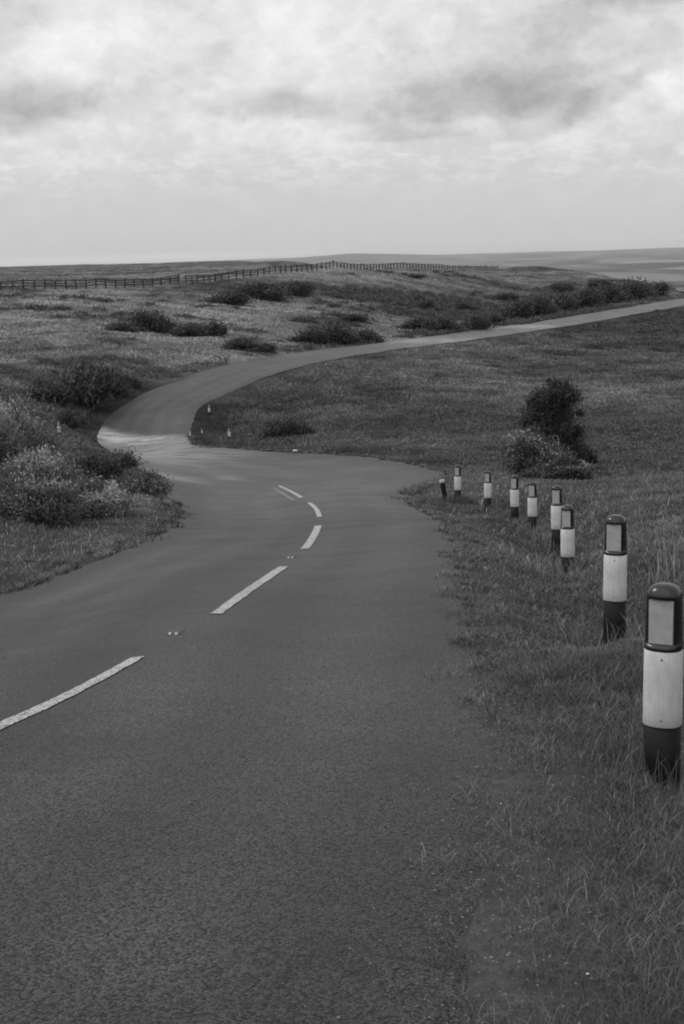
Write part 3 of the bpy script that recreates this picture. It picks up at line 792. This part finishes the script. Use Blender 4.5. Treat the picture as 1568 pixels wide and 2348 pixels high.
# (kind, centre px, Y, base py, width px, height px, faces, tones, flower, label)
NEAR = [
 ('gorse_bush', 60, 24.6, 1212, 300, 150, 11000, (.03, .15), .4, 'broad dark gorse bush at the left edge above the near grass verge'),
 ('gorse_bush', 195, 25.8, 1205, 210, 120, 9000, (.03, .2), 2.2, 'gorse bush with the brightest pale flowering tips, left of the near bend'),
 ('gorse_bush', -5, 31.0, 1095, 300, 215, 11000, (.045, .18), .4, 'tallest pale gorse bush at the left edge, rising highest of the scrub'),
 ('gorse_bush', 95, 29.5, 1120, 210, 95, 8000, (.035, .14), .4, 'low mid grey gorse bush between the tall pale bush and the flowering one'),
 ('shrub', 215, 34.5, 1112, 190, 92, 7000, (.02, .06), 0, 'dark leafy shrub behind the flowering gorse, against the light road bend'),
 ('shrub', 318, 29.5, 1178, 165, 112, 3600, (.05, .14), .15, 'thin grassy shrub at the road edge right of the flowering gorse'),
 ('hawthorn_bush', 1258, 57.0, 1072, 132, 204, 7500, (.012, .042), 0, 'tall dark bush standing above the marker posts, the tallest plant on the right'),
 ('gorse_bush', 1212, 48.0, 1092, 165, 112, 8000, (.02, .085), .3, 'rounded pale flowering gorse bush in front of the tall dark bush'),
 ('gorse_bush', 1302, 42.0, 1128, 105, 92, 5500, (.02, .09), .5, 'smaller gorse bush with pale flower clusters, right of the rounded pale bush'),
 ('shrub', 1335, 47.0, 1118, 120, 62, 3600, (.02, .06), 0, 'low scrubby dark shrub right of the smaller pale gorse bush'),
 ('shrub', 1320, 58.0, 1078, 90, 70, 3200, (.015, .05), 0, 'dark shrub against the lower right side of the tall dark bush'),
 ('shrub', 1262, 44.5, 1120, 150, 62, 4500, (.014, .045), 0, 'low dark shrub at the foot of the two pale gorse bushes'),
]
for i, (nm, px, Y, py, w, h, n_, tn, fl, lab) in enumerate(NEAR):
    p = at(px, py, Y); wm, hm = w / FPX * Y, h / FPX * Y
    z = gz1(p[0], p[1]); hm2 = max(.4, at(px, py - h, Y)[2] - z)
    if nm == 'hawthorn_bush':
        lb = [(fx * wm, fy * wm, fz * hm2, rx * wm, rx * wm * .95, rz * hm2) for fx, fy, fz, rx, rz in
              [(.12, 0, .94, .1, .08), (.22, 0, .86, .32, .1), (-.1, 0, .8, .3, .1), (.44, .05, .8, .15, .06), (.42, .05, .8, .12, .05), (-.12, 0, .66, .3, .12), (.22, .1, .66, .28, .13), (-.2, -.05, .5, .32, .14),
               (.2, 0, .47, .34, .15), (.3, .05, .28, .34, .17), (.0, .1, .3, .34, .17), (.42, 0, .1, .3, .12), (.0, 0, .98, .05, .05), (.3, 0, .95, .07, .05), (-.3, 0, .74, .1, .05), (.55, 0, .62, .08, .05), (-.42, 0, .55, .12, .06), (-.05, 0, .8, .12, .06), (.5, 0, .42, .12, .08)]]
    else: lb = lobes_for(wm, hm2, 9, 40 + i, .75)
    ls = Y / 1422 * 1.5; n_ = int(n_ * 2.6)
    shrub(nm, (p[0], p[1], z - .05), lb, n_, ls * .8, ls * 2.3, tn, lab, 'bush', None, fl, 100 + i, 10, 0, .45)
    print('bush', nm, px, 'z', round(z, 2), 'h', round(hm2, 2), 'wanted base', round(p[2], 2))
protos = []
for s in range(6):
    V, F, t = shrub_mesh('foliage', lobes_for(2.0, 1.0, 9, 300 + s, .7), 3400, .06, .12, (.010, .050), 0, 0, 500 + s, .4)
    mf = np_mesh('foliage', V, F, M_SHRUB, {'tone': t}); V, F = stems_mesh(7, .8, .7, .02, 700 + s)
    protos.append((mf, np_mesh('stem', V, F, M_BARK, None, True)))
HILL = [
 (530,697,95,30,'dark bush at the left end of the long thicket below the fence gap'),(608,684,125,36,'largest dark bush of the long thicket below the fence, right of the gap'),(682,678,75,30,'dark bush at the right end of the long thicket below the fence'),
 (345,760,80,46,'tall rounded dark bush alone on the left hillside'),(282,762,75,24,'low dark bush beside the tall rounded one on the left hillside'),
 (437,770,75,26,'left dark bush of a pair on the hillside above the far road'),(490,772,62,30,'right dark bush of a pair on the hillside above the far road'),
 (550,803,80,28,'dark bush low on the hillside just above where the far road straightens'),(604,808,62,22,'small dark bush close above the far road, right of a larger one'),
 (712,788,75,32,'left bush of the dark clump directly above the middle of the far road'),(768,789,90,44,'middle and largest bush of the dark clump above the far road'),(832,785,70,30,'right bush of the dark clump directly above the far road'),
 (112,925,95,52,'left bush of the big dark thicket left of the far bend'),(185,930,125,92,'largest bush of the big dark thicket left of the far bend'),(250,905,75,52,'right bush of the big dark thicket left of the far bend'),(296,888,40,28,'small dark bush between the big thicket and the rising road'),
 (160,980,55,42,'round dark bush on its own below the big thicket'),
 (805,737,60,20,'flat dark bush above the clump in the middle of the far hillside'),
 (975,708,48,22,'small dark bush high on the centre of the far hillside'),(962,690,36,16,'smallest dark bush high on the far hillside, below the crest'),
 (1003,760,72,34,'dark bush close to the far road at the middle of its long straight'),(955,755,50,26,'dark bush left of another, above the long straight of the far road'),
 (1090,756,58,34,'leftmost dark bush of the roadside row on the right'),(1130,745,48,26,'second bush of the roadside row on the right'),
 (1185,734,75,42,'third bush of the roadside row on the right'),(1240,726,75,46,'fourth and broad bush of the roadside row on the right'),(1290,716,75,42,'fifth bush of the roadside row on the right'),(1342,708,75,44,'sixth bush of the roadside row on the right'),
 (1400,697,75,46,'third from last bush of the roadside row, near the hill shoulder'),(1455,688,75,44,'second to last bush of the roadside row, near the hill shoulder'),(1508,680,55,30,'last bush of the roadside row at the right end of the hill'),
 (950,637,50,8,'thin dark bush right under the crest fence'),
 (640,1003,62,38,'left dark bush on the grass spur inside the far bend'),(685,1000,52,34,'right dark bush on the grass spur inside the far bend'),
 (1060,712,55,20,'dark bush on the slope above the roadside row, left of centre'),(1160,690,55,20,'dark bush on the slope above the middle of the roadside row'),(1290,668,60,18,'dark bush high on the right slope under the crest'),(1380,662,60,18,'dark bush high on the right shoulder of the hill')]
for i, (px, py, w, h, lab) in enumerate(HILL):
    q = hit(px, py, lo=60); Y = q[1]; mf, ms = protos[i % 6]
    root = empty('gorse_bush', (q[0], q[1], gz1(*q) - .05), rng.uniform(-.5, .5) + (3.14 if rng.random() < .5 else 0))
    sx = w / FPX * Y / 1.45; sz = h / FPX * Y / .8
    root.scale = (sx, min(sx, max(sz * 1.4, sx * .6)), sz)
    link('foliage', mf, root); link('stem', ms, root)
    tag(root, lab, 'bush', 'dark bushes on the far hillside')

# ------------------------------------------------------------------ grass
def blades(x, y, z, h, w, tn, lean, segs, name, label=None, seed=0):
    g = np.random.default_rng(seed); m = len(x)
    a = g.uniform(0, 2 * math.pi, m); f = g.uniform(0, 2 * math.pi, m)
    # faces turned every way; tips bent
    sx, sy = np.cos(f), np.sin(f); bx, by = np.cos(a) * lean * h, np.sin(a) * lean * h
    rings = []
    for k in range(segs):
        u_ = k / segs; ww = w * (1 - .55 * u_)
        cx = x + bx * u_ ** 1.8; cy = y + by * u_ ** 1.8; cz = z + h * u_ * (1 - .12 * lean * u_)
        rings.append(np.stack([cx - sx * ww / 2, cy - sy * ww / 2, cz], 1)); rings.append(np.stack([cx + sx * ww / 2, cy + sy * ww / 2, cz], 1))
    rings.append(np.stack([x + bx, y + by, z + h * (1 - .25 * np.minimum(lean, 1.5))], 1))
    nv = 2 * segs + 1; V = np.stack(rings, 1).reshape(-1, 3); b = (np.arange(m) * nv)[:, None]
    F = []
    for k in range(segs - 1): F += [b + np.array([2 * k, 2 * k + 1, 2 * k + 3]), b + np.array([2 * k, 2 * k + 3, 2 * k + 2])]
    F.append(b + np.array([2 * segs - 2, 2 * segs - 1, 2 * segs]))
    F = np.concatenate(F, 0)
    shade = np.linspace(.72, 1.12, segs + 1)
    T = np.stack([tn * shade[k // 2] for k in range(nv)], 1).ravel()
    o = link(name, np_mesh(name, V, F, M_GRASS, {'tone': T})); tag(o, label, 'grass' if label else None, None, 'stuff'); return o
def scatter(n_, d0, d1, power=0.0, seed=0, a0=-.29, a1=.31):
    g = np.random.default_rng(seed); t = g.random(n_); s = math.log(d0) + (math.log(d1) - math.log(d0)) * t ** (1 + power)
    d = np.exp(s); th_ = g.uniform(a0, a1, n_); return d * np.sin(th_), d * np.cos(th_)
def sward(n_, d0, d1, hfun, wfun, keep, segs, name, label, seed, power=0.0, lean=(.2, 1.1), tgain=1.7, a0=-.29, a1=None):
    x, y = scatter(n_, d0, d1, power, seed, a0, a1 or .31 + .1 * (d0 < 10)); sd = sdist(x, y); g = np.random.default_rng(seed + 1)
    d = np.hypot(x, y)
    m = sd > keep(d, g, n_, x, y); x, y, d, sd = x[m], y[m], d[m], sd[m]; k = len(x)
    h = hfun(d, sd, x, y, g); w = wfun(d) * g.uniform(.7, 1.4, k)
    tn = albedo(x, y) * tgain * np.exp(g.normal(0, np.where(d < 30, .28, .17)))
    pale = g.random(k) < np.where(d < 40, .06, .025); tn = np.where(pale, np.minimum(tn * 2.1, .42), tn); h = np.where(pale, h * 1.35, h)
    return blades(x, y, ground_z(x, y, sd) - .015, h, w, np.clip(tn, .015, .45), g.uniform(lean[0], lean[1], k), segs, name, label, seed + 2)
def edge_keep(d, g, k, x, y):
    return -.22 + .16 * (1 - sst(5, 9, d)) + .75 * g.random(k) ** .9 + (fbm(x / .5, y / .5, 91, 3) - .5) * .5
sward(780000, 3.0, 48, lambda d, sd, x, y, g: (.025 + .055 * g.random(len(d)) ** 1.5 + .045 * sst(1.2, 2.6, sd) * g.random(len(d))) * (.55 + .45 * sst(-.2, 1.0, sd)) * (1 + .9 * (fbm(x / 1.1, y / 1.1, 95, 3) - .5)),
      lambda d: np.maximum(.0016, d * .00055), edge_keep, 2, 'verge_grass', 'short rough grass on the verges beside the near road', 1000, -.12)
sward(290000, 3.0, 9.5, lambda d, sd, x, y, g: (.03 + .06 * g.random(len(d)) ** 1.3) * (.5 + .5 * sst(-.2, .8, sd)) * (1 + 1.1 * (fbm(x / .5, y / .5, 98, 3) - .5)),
      lambda d: np.maximum(.0016, d * .0005), edge_keep, 2, 'turf_grass', 'dense short turf along the right edge of the near road', 1050, 0, (.3, 1.3), 1.6)
sward(170000, 1.6, 22, lambda d, sd, x, y, g: (.04 + .09 * g.random(len(d)) ** 1.3) * (.5 + .5 * sst(-.2, .8, sd)), lambda d: np.maximum(.0022, d * .0008), edge_keep, 2, 'bank_grass', 'rough grass on the bank right of the marker posts', 1070, 0, (.3, 1.3), 1.7, .38, 1.3)
sward(6500, 3.0, 40, lambda d, sd, x, y, g: g.uniform(.08, .26, len(d)), lambda d: np.maximum(.0016, d * .0005), lambda d, g, k, x, y: .35 + 1.2 * g.random(k), 3, 'seeding_grass', 'thin pale seeding grass stalks standing above the verge turf', 1100, -.1, (.05, .8), 2.8)
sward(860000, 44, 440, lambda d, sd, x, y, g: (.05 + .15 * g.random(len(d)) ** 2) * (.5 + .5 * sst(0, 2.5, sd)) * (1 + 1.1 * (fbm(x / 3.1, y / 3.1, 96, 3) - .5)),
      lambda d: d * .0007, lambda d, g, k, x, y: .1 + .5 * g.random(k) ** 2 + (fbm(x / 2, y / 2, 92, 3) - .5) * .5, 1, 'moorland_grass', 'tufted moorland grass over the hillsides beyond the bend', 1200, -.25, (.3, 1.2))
sward(420000, 76, 185, lambda d, sd, x, y, g: (.05 + .17 * g.random(len(d)) ** 2) * (.5 + .5 * sst(0, 2.5, sd)) * (1 + 1.1 * (fbm(x / 3.1, y / 3.1, 96, 3) - .5)),
      lambda d: d * .0007, lambda d, g, k, x, y: .1 + .5 * g.random(k) ** 2 + (fbm(x / 2, y / 2, 92, 3) - .5) * .5, 1, 'hill_grass', 'tufted grass on the slopes facing the bend', 1250, 0, (.3, 1.2))
# tall pale stems at the right edge of the verge, beyond the two nearest posts
g = np.random.default_rng(79); q = np.array([hit(px, py) for px, py in [(1540, 1300), (1552, 1330), (1562, 1310), (1530, 1335), (1483, 1110), (1475, 1112)]])
kk = np.repeat(np.arange(len(q)), 26); sx_ = q[kk, 0] + g.normal(0, .1, len(kk)); sy_ = q[kk, 1] + g.normal(0, .15, len(kk)); dd = np.hypot(sx_, sy_)
blades(sx_, sy_, ground_z(sx_, sy_), g.uniform(.2, .5, len(kk)), dd * .0007, g.uniform(.1, .26, len(kk)), g.uniform(.1, .7, len(kk)), 3, 'tall_grass', 'tall pale grass stems at the right edge behind the nearest posts', 80)
# dry tufts creeping over the tarmac edges
g = np.random.default_rng(83)
def edge_tufts(E, y0, y1, nt, size, seed):
    global e_, q
    e_ = E[(E[:, 1] > y0) & (E[:, 1] < y1)]; q = np.cumsum(np.r_[0, np.hypot(*np.diff(e_, axis=0).T)])
    ts = g.uniform(0, q[-1], nt); cx = np.interp(ts, q, e_[:, 0]) + g.normal(.0, .11, nt); cy = np.interp(ts, q, e_[:, 1]) + g.normal(0, .08, nt)
    kk = np.repeat(np.arange(nt), 36); rad = (g.uniform(.02, .08, nt) * size)[kk]
    ex, ey = cx[kk] + g.normal(0, 1, len(kk)) * rad, cy[kk] + g.normal(0, 1, len(kk)) * rad * 1.3; dd = np.hypot(ex, ey)
    return ex, ey, terrain0(ex, ey) + .005, g.uniform(.02, .08, len(kk)) * size, np.maximum(.0016, dd * .0006), (g.uniform(.03, .15, nt)[kk] + .0) * np.exp(g.normal(0, .25, len(kk)))
tufts = [edge_tufts(EL, 14, 34, 150, 1.5, 1), edge_tufts(ER, 32, 84, 260, 1.9, 2), edge_tufts(ER, 2.5, 32, 190, 1.1, 3)]
tufts = [np.concatenate(c) for c in zip(*tufts)]
blades(*tufts, g.uniform(.4, 1.6, len(tufts[0])), 3, 'edge_grass', 'dry straggling grass tufts creeping over the tarmac edges', 84)
# loose grit lying along the crumbling edge
g = np.random.default_rng(85); k = 5200; ts = g.uniform(0, 1, k) ** 1.3 * q[-1]; gx = np.interp(ts, q, e_[:, 0]) + g.normal(-.03, .16, k); gy = np.interp(ts, q, e_[:, 1])
r_ = g.uniform(.0022, .0062, k) * (1 + .04 * np.hypot(gx, gy)); O = np.array([(1, 0, 0), (0, 1, 0), (-1, 0, 0), (0, -1, 0), (0, 0, .7), (0, 0, -.5)])
gv = np.stack([gx, gy, terrain0(gx, gy) + .014], 1)[:, None] + O[None] * r_[:, None, None] * g.uniform(.6, 1.3, (k, 6, 1))
T8 = np.array([(0, 1, 4), (1, 2, 4), (2, 3, 4), (3, 0, 4), (1, 0, 5), (2, 1, 5), (3, 2, 5), (0, 3, 5)])
gf = (np.arange(k)[:, None, None] * 6 + T8[None]).reshape(-1, 3)
o = link('gravel', np_mesh('gravel', gv.reshape(-1, 3), gf, M_SHRUB, {'tone': np.repeat(g.uniform(.03, .16, k), 6)})); tag(o, 'loose grit along the crumbling right edge of the near road', 'gravel', None, 'stuff')
# low heather clumps that mottle the moor: darker where the dark patches are
def heather(n_, seed):
    g = np.random.default_rng(seed); x, y = scatter(n_, 46, 400, -.2, seed); sd = sdist(x, y); d = np.hypot(x, y)
    tn = tone(x, y); bank = sst(.2, .6, sd) * (1 - sst(1.5, 4.0, sd)) * (y > 88) * (albedo(x, y) / tn > .1)  # bank: extra dark clumps along the far road stand in for its shadow line
    hl = sst(110, 150, d); pr = (1 - sst(165, 175, d) * (x / d < -.02)) * np.clip((.82 + .16 * hl - tn) * 1.6, 0, .35 + .45 * hl) + .55 * bank * (fbm(x / 3, y / 3, 97, 2) > .45)
    m = (g.random(n_) < pr) & (sd > np.where(bank > 0, .35, 2.2)); x, y, d, sd = x[m], y[m], d[m], sd[m]; k = len(x)
    r = g.uniform(.16, .5, k) * (1 + .5 * sst(110, 160, d)); L = 34
    i = np.repeat(np.arange(k), L); v = g.normal(size=(k * L, 3)); v /= np.linalg.norm(v, axis=1)[:, None]; v[:, 2] = np.abs(v[:, 2])
    c = np.stack([x, y, ground_z(x, y, sd)], 1)[i] + v * (r[i] * g.uniform(.5, 1.05, k * L))[:, None] * np.array([1, 1, .62])
    ax = v * .7 + g.normal(size=v.shape) * .5 + np.array([0, 0, .4]); ax /= np.linalg.norm(ax, axis=1)[:, None]
    s_ = np.cross(ax, g.normal(size=v.shape)); s_ /= np.linalg.norm(s_, axis=1)[:, None]
    le = (r[i] * .2 * (.8 + .5 * sst(100, 180, d)[i]))[:, None]; wd = le * .42
    V = np.stack([c - ax * le, c + s_ * wd, c + ax * le, c - s_ * wd], 1).reshape(-1, 3); F = np.arange(len(V)).reshape(-1, 4)
    T = np.repeat((g.uniform(.020, .055, k) + .018 * (1 - sst(90, 140, d)))[i] * g.uniform(.7, 1.4, k * L), 4)
    o = link('heather', np_mesh('heather', V, F, M_SHRUB, {'tone': T})); tag(o, 'low dark heather mottling the grassy hillsides', 'heather', None, 'stuff'); print('heather', k)
heather(60000, 1300)
# taller tufts round each near post
tx, ty = [], []
g = np.random.default_rng(77)
for (x, y) in POSTS:
    k = 300; a = g.uniform(0, 6.28, k); r = .10 + .28 * g.random(k) ** .8; tx += list(x + r * np.cos(a)); ty += list(y + r * np.sin(a))
tx, ty = np.array(tx), np.array(ty); dd = np.hypot(tx, ty)
blades(tx, ty, ground_z(tx, ty) - .01, g.uniform(.07, .28, len(tx)), np.maximum(.0022, dd * .0006), np.clip(albedo(tx, ty) * 1.7 * np.exp(g.normal(0, .3, len(tx))), .02, .4), g.uniform(.1, .6, len(tx)), 3, 'tussock_grass', 'taller grass tufts growing round the feet of the marker posts', 78)

# ------------------------------------------------------------------ haze
def haze():
    bm = bmesh.new(); bmesh.ops.create_cube(bm, size=1)
    for v in bm.verts: v.co = Vector((v.co.x * 30400, v.co.y * 30400, -26 + v.co.z * 100))
    m = bpy.data.materials.new('haze'); m.use_nodes = True; t = NT(m.node_tree); t.n.clear()
    o = t.new('ShaderNodeOutputMaterial'); p = t.new('ShaderNodeVolumePrincipled')
    p.inputs['Color'].default_value = (.9, .9, .9, 1); p.inputs['Density'].default_value = 5.2e-5
    t.l.new(p.outputs[0], o.inputs['Volume'])
    ob = bm_obj('haze', bm, m); tag(ob, kind='stuff')
haze()
